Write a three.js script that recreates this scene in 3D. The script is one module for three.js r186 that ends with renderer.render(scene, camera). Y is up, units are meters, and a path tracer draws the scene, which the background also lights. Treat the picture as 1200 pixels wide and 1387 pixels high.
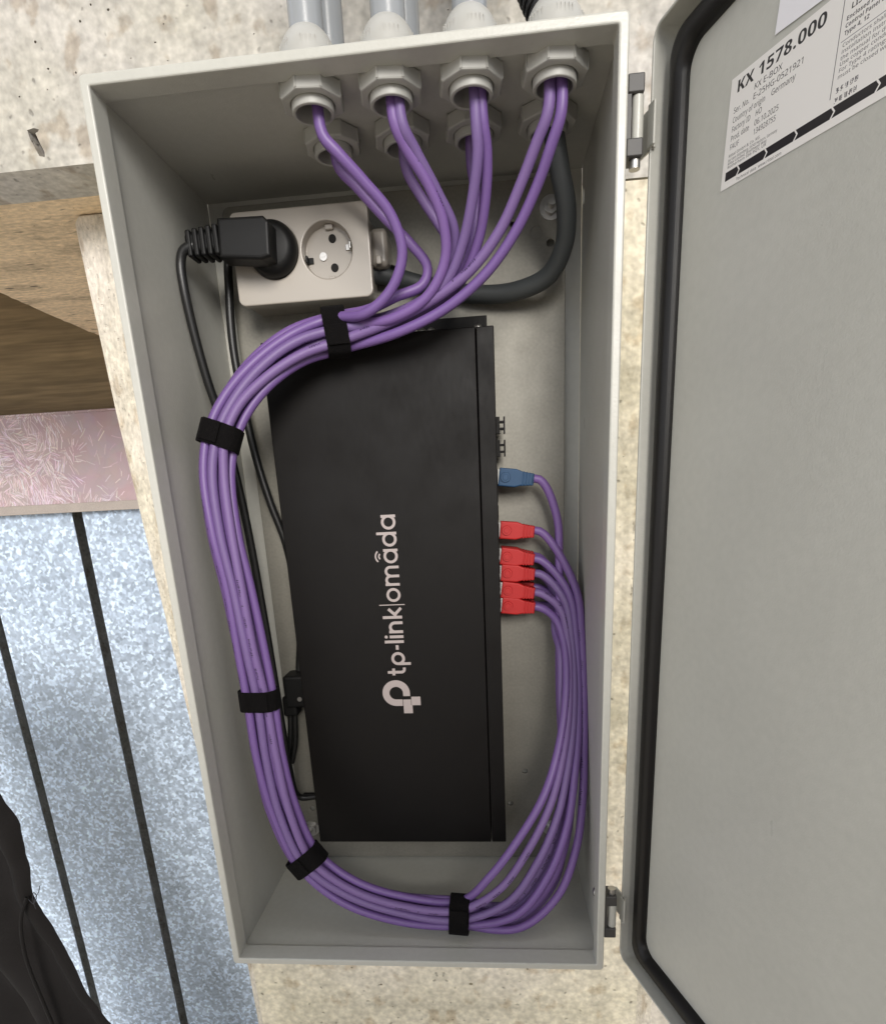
import * as THREE from 'three';
import { RoundedBoxGeometry } from 'three/addons/geometries/RoundedBoxGeometry.js';
import { mergeGeometries } from 'three/addons/utils/BufferGeometryUtils.js';
import { ImprovedNoise } from 'three/addons/math/ImprovedNoise.js';

// ---------------------------------------------------------------- camera, sky, sun, exposure
const scene = new THREE.Scene();
const camera = new THREE.PerspectiveCamera(95.5815, 1200 / 1792.08, 0.02, 200);
camera.position.set(0.0728, 0.0676, 0.3935);
camera.rotation.set(-0.2766, 0.0919, -0.0518, 'YXZ');
camera.setViewOffset(1200, 1792.08, 0, 0, 1200, 1387);
camera.updateProjectionMatrix();

const renderer = new THREE.WebGLRenderer({ antialias: true });
renderer.toneMapping = THREE.LinearToneMapping;
renderer.toneMappingExposure = 3.9;
renderer.shadowMap.enabled = true;

{ // overcast sky: pale cloud layer, a little brighter towards the zenith, soft uneven cloud
  const W = 256, H = 128, d = new Float32Array(W * H * 4), nz = new ImprovedNoise();
  for (let j = 0; j < H; j++) for (let i = 0; i < W; i++) {
    const th = (j + 0.5) / H * Math.PI - Math.PI / 2, ph = i / W * Math.PI * 2;   // row 0 is the bottom
    const x = Math.cos(th) * Math.cos(ph), y = Math.sin(th), z = Math.cos(th) * Math.sin(ph);
    const c = 1 + 0.16 * nz.noise(x * 2.2, y * 4, z * 2.2) + 0.08 * nz.noise(x * 5, y * 8, z * 5 + 3);
    const l = 0.44 * (0.8 + 0.35 * y) * c;
    d.set(y > 0 ? [l * 0.93, l * 0.98, l * 1.08, 1] : [0.12, 0.115, 0.105, 1], (j * W + i) * 4);
  }
  const t = new THREE.DataTexture(d, W, H, THREE.RGBAFormat, THREE.FloatType);
  t.mapping = THREE.EquirectangularReflectionMapping; t.magFilter = THREE.LinearFilter; t.needsUpdate = true;
  scene.background = t; scene.environment = t;
}
const sun = new THREE.DirectionalLight(new THREE.Color(1, 0.95, 0.88), 0.88);
sun.position.set(0.68, 1.05, 2.8); sun.castShadow = true; sun.shadow.radius = 45;
sun.shadow.mapSize.set(2048, 2048);
Object.assign(sun.shadow.camera, { left: -2, right: 2, top: 2, bottom: -2, near: 0.1, far: 8 });
scene.add(sun);

// ---------------------------------------------------------------- helpers
let seed = 7;
const rnd = () => { seed = (seed * 1664525 + 1013904223) >>> 0; return seed / 4294967296; };
const rr = (a, b) => a + (b - a) * rnd();
const NZ = new ImprovedNoise();
const fbm = (x, y, z = 0, o = 4) => { let s = 0, a = 0.5, f = 1; for (let i = 0; i < o; i++) { s += a * NZ.noise(x * f, y * f, z + i * 7.3); a *= 0.5; f *= 2.03; } return s; };
const V = (a) => new THREE.Vector3(a[0] / 1000, a[1] / 1000, a[2] / 1000);   // millimetres to metres
const clamp = (x) => Math.min(1, Math.max(0, x));
const smooth = (a, b, x) => { const t = clamp((x - a) / (b - a)); return t * t * (3 - 2 * t); };
function tex(w, h, fn, srgb = false) {           // fn(u, v) -> grey or [r,g,b], 0..1
  const d = new Uint8Array(w * h * 4);
  for (let j = 0; j < h; j++) for (let i = 0; i < w; i++) {
    const c = fn(i / w, j / h), k = (j * w + i) * 4;
    if (typeof c === 'number') { d[k] = d[k + 1] = d[k + 2] = clamp(c) * 255; } else { d[k] = clamp(c[0]) * 255; d[k + 1] = clamp(c[1]) * 255; d[k + 2] = clamp(c[2]) * 255; }
    d[k + 3] = 255;
  }
  const t = new THREE.DataTexture(d, w, h); t.wrapS = t.wrapT = THREE.MirroredRepeatWrapping; t.magFilter = THREE.LinearFilter; t.minFilter = THREE.LinearFilter;
  if (srgb) t.colorSpace = THREE.SRGBColorSpace;
  t.needsUpdate = true; return t;
}
const scaled = (t, metres, metresY = metres, x0 = 0, y0 = 0) => { const c = t.clone(); c.repeat.set(1 / metres, 1 / metresY); c.offset.set(-x0 / metres, -y0 / metresY); c.needsUpdate = true; return c; };
const lin = (r, g, b) => new THREE.Color().setRGB(r, g, b);
const M = (o) => new THREE.MeshStandardMaterial(o);
const P = (o) => new THREE.MeshPhysicalMaterial(o);

function metric(g) {                                  // uv in metres by the dominant normal of each face
  if (g.index) g = g.toNonIndexed();
  if (!g.attributes.normal) g.computeVertexNormals();
  const p = g.attributes.position, n = g.attributes.normal, uv = new Float32Array(p.count * 2);
  for (let f = 0; f < p.count; f += 3) {
    let nx = 0, ny = 0, nz = 0;
    for (let k = 0; k < 3; k++) { nx += n.getX(f + k); ny += n.getY(f + k); nz += n.getZ(f + k); }
    nx = Math.abs(nx); ny = Math.abs(ny); nz = Math.abs(nz);
    for (let k = 0; k < 3; k++) {
      const i = f + k, x = p.getX(i), y = p.getY(i), z = p.getZ(i);
      const [a, b] = nz >= nx && nz >= ny ? [x, y] : nx >= ny ? [z, y] : [x, z];
      uv[i * 2] = a; uv[i * 2 + 1] = b;
    }
  }
  g.setAttribute('uv', new THREE.BufferAttribute(uv, 2));
  return g;
}
const merge = (list) => mergeGeometries(list.map((g) => {
  g = g.index ? g.toNonIndexed() : g;
  for (const k of Object.keys(g.attributes)) if (!['position', 'normal', 'uv'].includes(k)) g.deleteAttribute(k);
  return g;
}));
const box = (w, h, d, x = 0, y = 0, z = 0, r = 0) => { const g = r ? new RoundedBoxGeometry(w, h, d, 3, r) : new THREE.BoxGeometry(w, h, d); g.translate(x, y, z); return metric(g); };
const cyl = (r, h, x, y, z, axis = 'y', seg = 32, r2 = r) => {
  const g = new THREE.CylinderGeometry(r2, r, h, seg);
  if (axis === 'x') g.rotateZ(-Math.PI / 2); if (axis === 'z') g.rotateX(Math.PI / 2);
  g.translate(x, y, z); return metric(g);
};
function rrect(w, h, r, cx = 0, cy = 0, Type = THREE.Shape) {
  const s = new Type(), x0 = cx - w / 2, x1 = cx + w / 2, y0 = cy - h / 2, y1 = cy + h / 2;
  s.moveTo(x0 + r, y0); s.lineTo(x1 - r, y0); s.absarc(x1 - r, y0 + r, r, -Math.PI / 2, 0); s.lineTo(x1, y1 - r); s.absarc(x1 - r, y1 - r, r, 0, Math.PI / 2);
  s.lineTo(x0 + r, y1); s.absarc(x0 + r, y1 - r, r, Math.PI / 2, Math.PI); s.lineTo(x0, y0 + r); s.absarc(x0 + r, y0 + r, r, Math.PI, Math.PI * 1.5);
  return s;
}
const circle = (x, y, r) => { const c = new THREE.Path(); c.absarc(x, y, r, 0, Math.PI * 2, true); return c; };
const ext = (s, depth, bevel = 0, seg = 2, curve = 10) => new THREE.ExtrudeGeometry(s, bevel ? { depth: depth - 2 * bevel, bevelEnabled: true, bevelThickness: bevel, bevelSize: bevel, bevelOffset: -bevel, bevelSegments: seg, curveSegments: curve } : { depth, bevelEnabled: false, curveSegments: curve }).translate(0, 0, bevel);
const poly = (pts) => new THREE.Shape(pts.map(([x, y]) => new THREE.Vector2(x, y)));
const tube = (pts, r, seg = 140, rad = 12) => new THREE.TubeGeometry(new THREE.CatmullRomCurve3(pts, false, 'centripetal'), seg, r, rad, false);

function part(name, geo, mat, parent, label) {
  const m = new THREE.Mesh(geo, mat); m.name = name; m.castShadow = m.receiveShadow = true; parent.add(m);
  if (label) m.userData.label = label;
  return m;
}
const used = {};
function numbered(name) { const n = used[name] = (used[name] ?? -1) + 1; return n ? name + '_' + String(n).padStart(3, '0') : name; }
function tag(o, label, category, group) { o.userData.label = label; o.userData.category = category; if (group) o.userData.group = group; return o; }
function thing(name, label, category, pos = [0, 0, 0], group) { const o = new THREE.Group(); o.name = numbered(name); o.position.set(...pos); scene.add(o); return tag(o, label, category, group); }
function struct(name, geo, mat) { const m = part(name, geo, mat, scene); m.userData.kind = 'structure'; return m; }

// ---------------------------------------------------------------- textures and materials
const T = {};
T.concrete = tex(1024, 1024, (u, v) => {            // 0.6 m across: cement skin, damp blotches, sand specks
  const a = fbm(u * 5, v * 5, 1, 5), b = fbm(u * 22, v * 22, 4, 4), c = fbm(u * 90, v * 90, 9, 3);
  let l = 0.85 + 0.10 * a + 0.14 * b + 0.20 * c;
  const blot = smooth(0.10, 0.34, fbm(u * 26 + 5, v * 21, 12, 5)); l -= 0.09 * blot;
  const speck = smooth(0.30, 0.40, fbm(u * 75, v * 75, 21, 2)); l -= 0.15 * speck;
  return [l, l * (0.975 - 0.03 * blot), l * (0.915 - 0.06 * blot + 0.05 * a)];
}, true);
T.concreteBump = tex(1024, 1024, (u, v) => 0.6 + 0.35 * fbm(u * 30, v * 30, 2, 4) + 0.3 * fbm(u * 120, v * 120, 5, 2) - 0.5 * smooth(0.3, 0.42, fbm(u * 75, v * 75, 21, 2)));
T.board = tex(512, 512, (u, v) => {                 // formwork-grained concrete, streaks along x
  const a = fbm(u * 3, v * 14, 2, 5), b = fbm(u * 10, v * 60, 6, 3);
  const d = fbm(u * 60, v * 90, 13, 3);
  let l = 0.89 + 0.13 * a + 0.10 * b + 0.22 * d - 0.4 * smooth(0.27, 0.36, fbm(u * 12, v * 40, 31, 3)) - 0.12 * smooth(0.05, 0.3, fbm(u * 5, v * 9, 41, 4));
  return [l, l * 0.915, l * 0.79];
}, true);
T.dark = tex(512, 512, (u, v) => { const a = fbm(u * 3, v * 18, 2, 5), b = fbm(u * 8, v * 70, 6, 3); const l = 0.6 + 0.17 * a + 0.14 * b; return [l, l * 0.9, l * 0.74]; }, true);
{ // hot-dip spangle: nearest-crystal cells, each crystal with a tone of its own
  const N = 250, px = [], cell = (i, j) => (((i % N) + N) % N) * N + (((j % N) + N) % N);
  for (let i = 0; i < N * N; i++) px.push([rnd(), rnd(), rnd(), rnd()]);
  const at = (u, v) => {
    const wx = u * N + 1.6 * fbm(u * 140, v * 140, 3, 2), wy = v * N + 1.6 * fbm(u * 140, v * 140, 8, 2), ci = Math.floor(wx), cj = Math.floor(wy); let best = 9, q = null;
    for (let a = -1; a <= 1; a++) for (let b = -1; b <= 1; b++) { const p = px[cell(ci + a, cj + b)], dx = ci + a + p[0] - wx, dy = cj + b + p[1] - wy, d = dx * dx + dy * dy; if (d < best) { best = d; q = p; } }
    return q;
  };
  T.spangle = tex(1024, 1024, (u, v) => { const tone = (q) => 0.14 * q[2] + (q[3] > 0.66 ? 0.17 : 0), e = 0.0005, l = 0.67 + (tone(at(u - e, v)) + tone(at(u + e, v + e)) + tone(at(u, v - e))) / 3 + 0.1 * fbm(u * 12, v * 12, 3, 3) + 0.08 * fbm(u * 200, v * 200, 6, 1); return [l * 0.925, l * 0.985, l * 1.05]; }, true);
  T.spangleRough = tex(512, 512, (u, v) => 0.45 + 0.35 * at(u, v)[2]);
}
{ // long needle crystals on the header rail
  const c = document.createElement('canvas'); c.width = 1024; c.height = 512; const x = c.getContext('2d');
  x.fillStyle = '#b8a1a4'; x.fillRect(0, 0, 1024, 512);
  for (let k = 0; k < 320; k++) { const px = rnd() * 1024, q = 188; x.fillStyle = `rgba(${q + rr(-14, 22) | 0},${q - 22 + rr(-12, 22) | 0},${q - 16 + rr(-10, 26) | 0},0.12)`; x.beginPath(); x.ellipse(px, rnd() * 512, rr(20, 110), rr(15, 70), rnd() * 3, 0, 7); x.fill(); }
  x.lineCap = 'round';
  const turns = Array.from({ length: 400 }, () => rnd() * Math.PI);
  for (let k = 0; k < 3600; k++) {
    const px = rnd() * 1024, py = rnd() * 512, want = (px < 470 ? 1 : 1 - (px - 470) / 260) + smooth(350, 460, py) * 0.8 + 0.5 * fbm(px / 120, py / 120, 17, 2);
    if (rnd() > want) { if (rnd() < 0.95) continue; }
    const ci = Math.floor(px / 62 + 0.5 * fbm(px / 40, py / 40, 3, 2)), cj = Math.floor(py / 62 + 0.5 * fbm(px / 40, py / 40, 9, 2)), a = turns[(ci * 19 + cj * 7 + 4000) % 400] + rr(-0.35, 0.35), l = rr(10, 26);
    x.strokeStyle = `rgba(${234 + rr(-12, 12) | 0},${221 + rr(-12, 14) | 0},${227 + rr(-12, 16) | 0},${rr(0.25, 0.75)})`; x.lineWidth = rr(2, 4.2);
    x.beginPath(); x.moveTo(px - Math.cos(a) * l, py - Math.sin(a) * l); x.quadraticCurveTo(px + rr(-5, 5), py + rr(-5, 5), px + Math.cos(a) * l, py + Math.sin(a) * l); x.stroke();
  }
  T.needle = new THREE.CanvasTexture(c); T.needle.colorSpace = THREE.SRGBColorSpace; T.needle.wrapS = T.needle.wrapT = THREE.MirroredRepeatWrapping;
}
T.peel = tex(512, 512, (u, v) => 0.5 + 0.5 * fbm(u * 60, v * 60, 1, 2) + 0.25 * fbm(u * 150, v * 150, 5, 1));      // powder-coat orange peel
T.fine = tex(512, 512, (u, v) => 0.5 + 0.5 * fbm(u * 120, v * 120, 3, 2));
T.zinc = tex(512, 512, (u, v) => { const l = 0.76 + 0.05 * fbm(u * 6, v * 6, 2, 3) + 0.07 * fbm(u * 70, v * 70, 5, 2); return [l, l * 0.985, l * 0.94]; }, true);
T.zincRough = tex(512, 512, (u, v) => 0.52 + 0.08 * fbm(u * 12, v * 12, 2, 4));
T.smudge = tex(512, 512, (u, v) => 0.56 + 0.22 * fbm(u * 5, v * 5, 6, 5) + 0.08 * fbm(u * 60, v * 20, 8, 2));
T.fuzz = tex(256, 256, (u, v) => 0.5 + 0.9 * fbm(u * 70, v * 70, 3, 3));
T.paint = tex(512, 512, (u, v) => { const l = 0.965 + 0.03 * fbm(u * 4, v * 4, 2, 3) + 0.03 * fbm(u * 60, v * 60, 8, 2); return [l, l, l]; }, true);
T.cloth = tex(512, 512, (u, v) => 0.5 + 0.3 * Math.sin(u * 512 * Math.PI / 4) * Math.sin(v * 512 * Math.PI / 4) + 0.35 * fbm(u * 40, v * 40, 3, 3));

const mat = {
  concretePost: M({ color: lin(0.93, 0.90, 0.82), map: scaled(T.concrete, 0.6), bumpMap: scaled(T.concreteBump, 0.6), bumpScale: 0.0024, roughness: 0.92 }),
  concrete: M({ color: lin(0.66, 0.665, 0.69), map: scaled(T.concrete, 0.6), bumpMap: scaled(T.concreteBump, 0.6), bumpScale: 0.0016, roughness: 0.92 }),
  jamb: M({ color: lin(0.82, 0.80, 0.78), map: scaled(T.concrete, 0.25, 0.6), bumpMap: scaled(T.concreteBump, 0.25), bumpScale: 0.0016, roughness: 0.92 }),
  soffit: M({ color: lin(1, 0.95, 0.88), map: scaled(T.board, 0.5, 0.35), bumpMap: scaled(T.concreteBump, 0.5), bumpScale: 0.0015, roughness: 0.9 }),
  board: M({ color: lin(0.85, 0.82, 0.76), map: scaled(T.dark, 0.7, 0.4), roughness: 0.85 }),
  farWall: M({ color: lin(0.34, 0.30, 0.33), map: scaled(T.concrete, 0.9), roughness: 0.95 }),
  ground: M({ color: lin(0.72, 0.68, 0.62), map: scaled(T.concrete, 1.7), roughness: 0.95 }),
  spangle: M({ color: lin(0.92, 0.95, 1), map: scaled(T.spangle, 1.3, 1.3, -1.5, -1.21), roughnessMap: scaled(T.spangleRough, 1.3, 1.3, -1.5, -1.21), roughness: 0.9, metalness: 0.35 }),
  needle: M({ color: lin(1, 1, 1), map: scaled(T.needle, 0.42, 0.21, -0.98, 0.05), roughness: 0.6, metalness: 0.3 }),
  needleEdge: M({ color: lin(0.78, 0.71, 0.715), map: scaled(T.zinc, 0.2), roughness: 0.55, metalness: 0.3 }),
  paint: M({ color: lin(0.482, 0.478, 0.435), map: scaled(T.paint, 0.3), roughness: 0.62, roughnessMap: scaled(T.smudge, 0.35), bumpMap: scaled(T.peel, 0.09), bumpScale: 0.00012 }),
  zinc: M({ color: lin(0.41, 0.405, 0.385), map: scaled(T.zinc, 0.16), roughnessMap: scaled(T.zincRough, 0.2), roughness: 1, metalness: 0.3 }),
  gasket: P({ color: lin(0.007, 0.0062, 0.006), roughness: 0.42, specularIntensity: 0.6, bumpMap: scaled(T.fine, 0.05), bumpScale: 0.0001 }),
  hinge: M({ color: lin(0.045, 0.043, 0.042), roughness: 0.5 }),
  steel: M({ color: lin(0.5, 0.49, 0.47), roughness: 0.42, metalness: 1 }),
  gland: M({ color: lin(0.37, 0.365, 0.34), roughness: 0.45 }),
  conduit: M({ color: lin(0.27, 0.285, 0.30), roughness: 0.24, bumpMap: scaled(T.fine, 0.1), bumpScale: 0.00004 }),
    blackHose: M({ color: lin(0.018, 0.018, 0.019), roughness: 0.4 }),
  sheath: M({ color: lin(0.045, 0.05, 0.052), roughness: 0.5, bumpMap: scaled(T.fine, 0.3), bumpScale: 0.0001 }),
  cord: M({ color: lin(0.010, 0.010, 0.010), roughness: 0.4 }),
  plug: P({ color: lin(0.006, 0.006, 0.006), roughness: 0.5, specularIntensity: 0.5, bumpMap: scaled(T.fine, 0.04), bumpScale: 0.00006 }),
  socket: P({ color: lin(0.38, 0.345, 0.30), roughness: 0.32, clearcoat: 0.25, clearcoatRoughness: 0.2 }),
  hole: M({ color: lin(0.01, 0.009, 0.008), roughness: 0.9 }),  // near-black: the shade inside openings is put into the colour
  black: P({ color: lin(0.0042, 0.0034, 0.0031), roughness: 1, roughnessMap: scaled(T.smudge, 0.2), specularIntensity: 0.4, bumpMap: scaled(T.fine, 0.06), bumpScale: 0.00006 }),
  velcro: P({ color: lin(0.004, 0.0034, 0.0036), roughness: 1, specularIntensity: 0.3, sheen: 0.08, sheenRoughness: 0.6, sheenColor: lin(0.2, 0.19, 0.2), bumpMap: scaled(T.fuzz, 0.03), bumpScale: 0.0008 }),
  red: M({ color: lin(0.36, 0.004, 0.004), roughness: 0.6 }),
  blue: M({ color: lin(0.005, 0.042, 0.105), roughness: 0.6 }),
  clear: P({ color: lin(0.8, 0.8, 0.78), roughness: 0.2, transmission: 0.6, thickness: 0.004, ior: 1.5 }),
  fabric: P({ color: lin(0.012, 0.0108, 0.0106), roughness: 0.95, specularIntensity: 0.3, bumpMap: scaled(T.cloth, 0.12), bumpScale: 0.0006, sheen: 0.4, sheenColor: lin(0.12, 0.12, 0.12), sheenRoughness: 0.6 }),
  thread: M({ color: lin(0.02, 0.02, 0.025), roughness: 0.9 }),
  print: M({ color: lin(0.36, 0.31, 0.30), roughness: 0.5 }),
};

// ---------------------------------------------------------------- surroundings
struct('ground', metric(new THREE.PlaneGeometry(60, 60, 1, 1).rotateX(-Math.PI / 2).translate(0, -1.3, 0)), mat.ground);

const WZ = -0.16;                                                     // front plane of the concrete behind the cabinet
{
  const wall = thing('concrete_wall', 'pale pitted bare concrete post and beam carrying the grey cabinet', 'wall');
  // 18 mm face layer with real pores through it, in front of the body
  const faceShape = (pts) => poly(pts);
  const pore = (s, x, y, r) => { const p = new THREE.Path(), n = 9, e = rr(0.6, 1), a0 = rnd() * 6; for (let i = 0; i <= n; i++) { const a = -i / n * Math.PI * 2, q = r * (0.75 + 0.4 * fbm(Math.cos(a) * 1.5 + x * 900, Math.sin(a) * 1.5 + y * 900)); const px = x + Math.cos(a + a0) * q, py = y + Math.sin(a + a0) * q * e; if (i) p.lineTo(px, py); else p.moveTo(px, py); } s.holes.push(p); };
  const beam = faceShape([[-1.8, 0.336], [-0.205, 0.336], [-0.205, 0.2912], [0.6, 0.2896], [0.6, 1.1], [-1.8, 1.1]]);
  const taken = [];
  const scatter = (s, n, x0, x1, y0, y1, a, b) => { for (let k = 0; k < n;) { const x = rr(x0, x1), y = rr(y0, y1); if (taken.some((q) => Math.hypot(q[0] - x, q[1] - y) < 0.011)) { k += 0.2; continue; } taken.push([x, y]); pore(s, x, y, rnd() < 0.8 ? rr(a, b) : rr(b, b * 1.5)); k++; } };
  { const p = new THREE.Path([[-0.2905, 0.3625], [-0.2845, 0.3635], [-0.2805, 0.3622], [-0.2815, 0.3608], [-0.2840, 0.3600], [-0.2822, 0.3540], [-0.2795, 0.3470], [-0.2800, 0.3435], [-0.2845, 0.3445], [-0.2868, 0.3500], [-0.2895, 0.3560]].map(([x, y]) => new THREE.Vector2(x, y))); beam.holes.push(p); taken.push([-0.286, 0.355]); }
  scatter(beam, 46, -0.36, -0.06, 0.372, 0.48, 0.0006, 0.0013); scatter(beam, 44, -0.05, 0.24, 0.31, 0.44, 0.0006, 0.0012);
  part('face_slab', metric(ext(beam, 0.05).translate(0, 0, WZ - 0.05)), mat.concrete, wall);
  part('beam', box(2.4, 0.73, 0.23, -0.6, 0.737, WZ - 0.05 - 0.115 - 0.0002), mat.concrete, wall);
  const post = faceShape([[-0.2185, -0.44], [-0.2172, -0.54], [-0.212, -1.3], [0.2187, -1.3], [0.2187, 0.2888], [-0.205, 0.2904]]);
  scatter(post, 22, 0.155, 0.21, -0.5, 0.27, 0.0003, 0.0006); scatter(post, 40, -0.2, 0.21, -0.56, -0.33, 0.0006, 0.0014);
  pore(post, 0.0345, -0.4715, 0.0032);
  part('face_slab', metric(ext(post, 0.018).translate(0, 0, WZ - 0.018)), mat.concretePost, wall);
  part('post', metric(ext(poly([[-0.2172, -1.3], [0.2175, -1.3], [0.2175, 0.2888], [-0.2172, 0.2888]]), 0.24).translate(0, 0, WZ - 0.2582)), mat.concrete, wall);
  // set-back pale jamb beside the post
  part('jamb', metric(ext(poly([[-0.3095, 0.3355], [-0.3150, 0.3290], [-0.3086, 0.1607], [-0.2957, -0.0477], [-0.2679, -0.5257], [-0.2663, -0.6244], [-0.256, -1.3], [-0.218, -1.3], [-0.218, 0.3355]]), 0.17, 0.002).translate(0, 0, -0.41)), mat.jamb, wall, 'pale rough edge strip left of the cabinet');
  part('jamb', metric(ext(poly([[0.218, -1.3], [0.247, -1.3], [0.243, 0.2885], [0.218, 0.2885]]), 0.17, 0.002).translate(0, 0, -0.36)), mat.jamb, wall, 'bright narrow strip at the right of the post');
  // underside of the beam over the left opening, ending in a broken edge
  const edge = []; for (let k = 0; k <= 34; k++) { const t = k / 34; edge.push([-0.5316 - 0.0178 * Math.sin(t * 1.9) + 0.009 * fbm(t * 16, 2), 0.36 + t * 0.34]); }
  const so = poly([[-1.8, 0.2105], [-0.2, 0.2105], [-0.2, 0.72], [-0.53, 0.72], ...edge.reverse(), [-1.8, 0.33]]);
  part('unseen_ceiling', box(1.7, 0.05, 0.45, -1.05, 0.56, -0.645), mat.soffit, wall, 'higher ceiling behind the broken edge');  // out of view, placed to keep sky light off the board
  part('soffit', metric(ext(so, 0.03).rotateX(-Math.PI / 2).translate(0, 0.3361, 0)), mat.soffit, wall, 'beige streaked underside of the beam with a broken edge');
}
{
  const b = tag(part('timber_board', box(1.6, 0.9, 0.04, -1.0, 0.7, -0.80), mat.board, scene), 'dark brown grained board above the galvanised rail', 'board');
  b.name = numbered('timber_board');
  const far = tag(part('far_wall', box(2.2, 2.6, 0.1, 1.45, 0, -1.25), mat.farWall, scene), 'purplish grey wall far behind, seen at the lower right corner', 'wall');
  far.name = numbered('far_wall');
  const blocker = tag(part('unseen_blocker', box(0.62, 1.52, 0.3, 0.22, -0.54, 1.05, 0.01), mat.farWall, scene), 'unseen pier standing in front of the cabinet, outside the picture', 'blocker');  // unseen block behind the camera, placed to darken the lower cabinet interior
  blocker.name = numbered('unseen_blocker');
  const roof = tag(part('unseen_roof_slab', box(7, 0.2, 1.8, 0, 1.75, 1.25), mat.concrete, scene), 'unseen roof slab overhead, out of view, placed to cut high sky light into the cabinet', 'roof');  // unseen slab, sized to keep high sky light off the cabinet floor
  roof.name = numbered('unseen_roof_slab');
}
{
  const g = thing('galvanised_cladding', 'mottled bluish galvanised sheet panels under a frosted pink-grey rail', 'cladding');
  for (const [a, b] of [[-1.39, -1.188], [-1.167, -0.965], [-0.944, -0.7425], [-0.721, -0.512], [-0.49, -0.29]]) {
    const s = new THREE.BoxGeometry(b - a, 1.4, 0.0016, 1, 1, 1).translate((a + b) / 2, -0.62, -0.7508);
    part('panel', metric(s), mat.spangle, g);
  }
  part('backing_wall', box(1.4, 1.72, 0.05, -0.85, -0.44, -0.862), mat.concrete, g);
  part('unseen_top_closure', box(1.4, 0.003, 0.082, -0.85, 0.235, -0.795), mat.concrete, g);  // out of view, keeps light out of the cavity so the panel gaps stay dark
  const rail = part('header_rail', box(1.4, 0.167, 0.003, -0.9, 0.156, -0.7425), mat.needle, g);
  part('rail_lip', box(1.4, 0.017, 0.012, -0.9, 0.0815 - 0.0095, -0.7365, 0.001), mat.needleEdge, rail);
  part('rail_flange', box(1.4, 0.004, 0.03, -0.9, 0.2412, -0.751, 0.001), mat.needle, rail);
}
{
  const f = thing('black_cloth', 'black folded cloth hanging into the lower left corner with a loose thread', 'cloth');
  const prof = [[-0.66, -0.12], [-0.615, -0.3135], [-0.6037, -0.354], [-0.607, -0.41], [-0.6109, -0.468], [-0.5969, -0.5524], [-0.5533, -0.6986], [-0.50, -0.88], [-0.45, -1.2]];
  const curve = new THREE.CatmullRomCurve3(prof.map(([x, y]) => new THREE.Vector3(x, y, 0)));
  const nu = 60, nv = 90, pos = [], idx = [], uv = [];
  for (let j = 0; j <= nv; j++) for (let i = 0; i <= nu; i++) {
    const e = curve.getPoint(j / nv), t = i / nu, x = e.x - t * 0.34, y = e.y;
    const fold = 0.02 * Math.sin((x * 1.2 + y * 0.35) * 42) * smooth(0, 0.12, t) + 0.03 * fbm(x * 9, y * 5, 4, 3) - 0.05 * Math.pow(t, 1.3) - 0.014 * Math.pow(1 - clamp(t / 0.05), 2);
    pos.push(x + 0.004 * fbm(x * 30, y * 30, 2), y, -0.30 + fold); uv.push(x, y);
  }
  for (let j = 0; j < nv; j++) for (let i = 0; i < nu; i++) { const a = j * (nu + 1) + i; idx.push(a, a + 1, a + nu + 1, a + 1, a + nu + 2, a + nu + 1); }
  const g = new THREE.BufferGeometry(); g.setAttribute('position', new THREE.Float32BufferAttribute(pos, 3)); g.setAttribute('uv', new THREE.Float32BufferAttribute(uv, 2)); g.setIndex(idx); g.computeVertexNormals();
  mat.fabric.side = THREE.DoubleSide;
  part('folded_cloth', g, mat.fabric, f);
  part('seam', tube([[-611, -466, -296], [-622, -500, -288], [-627, -560, -284], [-618, -640, -282], [-606, -720, -280]].map(V), 0.0025, 50, 8), mat.fabric, f);
  part('thread', tube([[-612, -470, -298], [-599, -474, -292], [-592, -462, -290], [-584, -452, -290], [-580, -442, -290]].map(V), 0.0005, 40, 6), mat.thread, f);
  part('thread', tube([[-600, -474, -292], [-594, -470, -288], [-589, -460, -290], [-594, -455, -292], [-598, -466, -292], [-596, -481, -290]].map(V), 0.0005, 40, 6), mat.thread, f);
}

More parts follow.
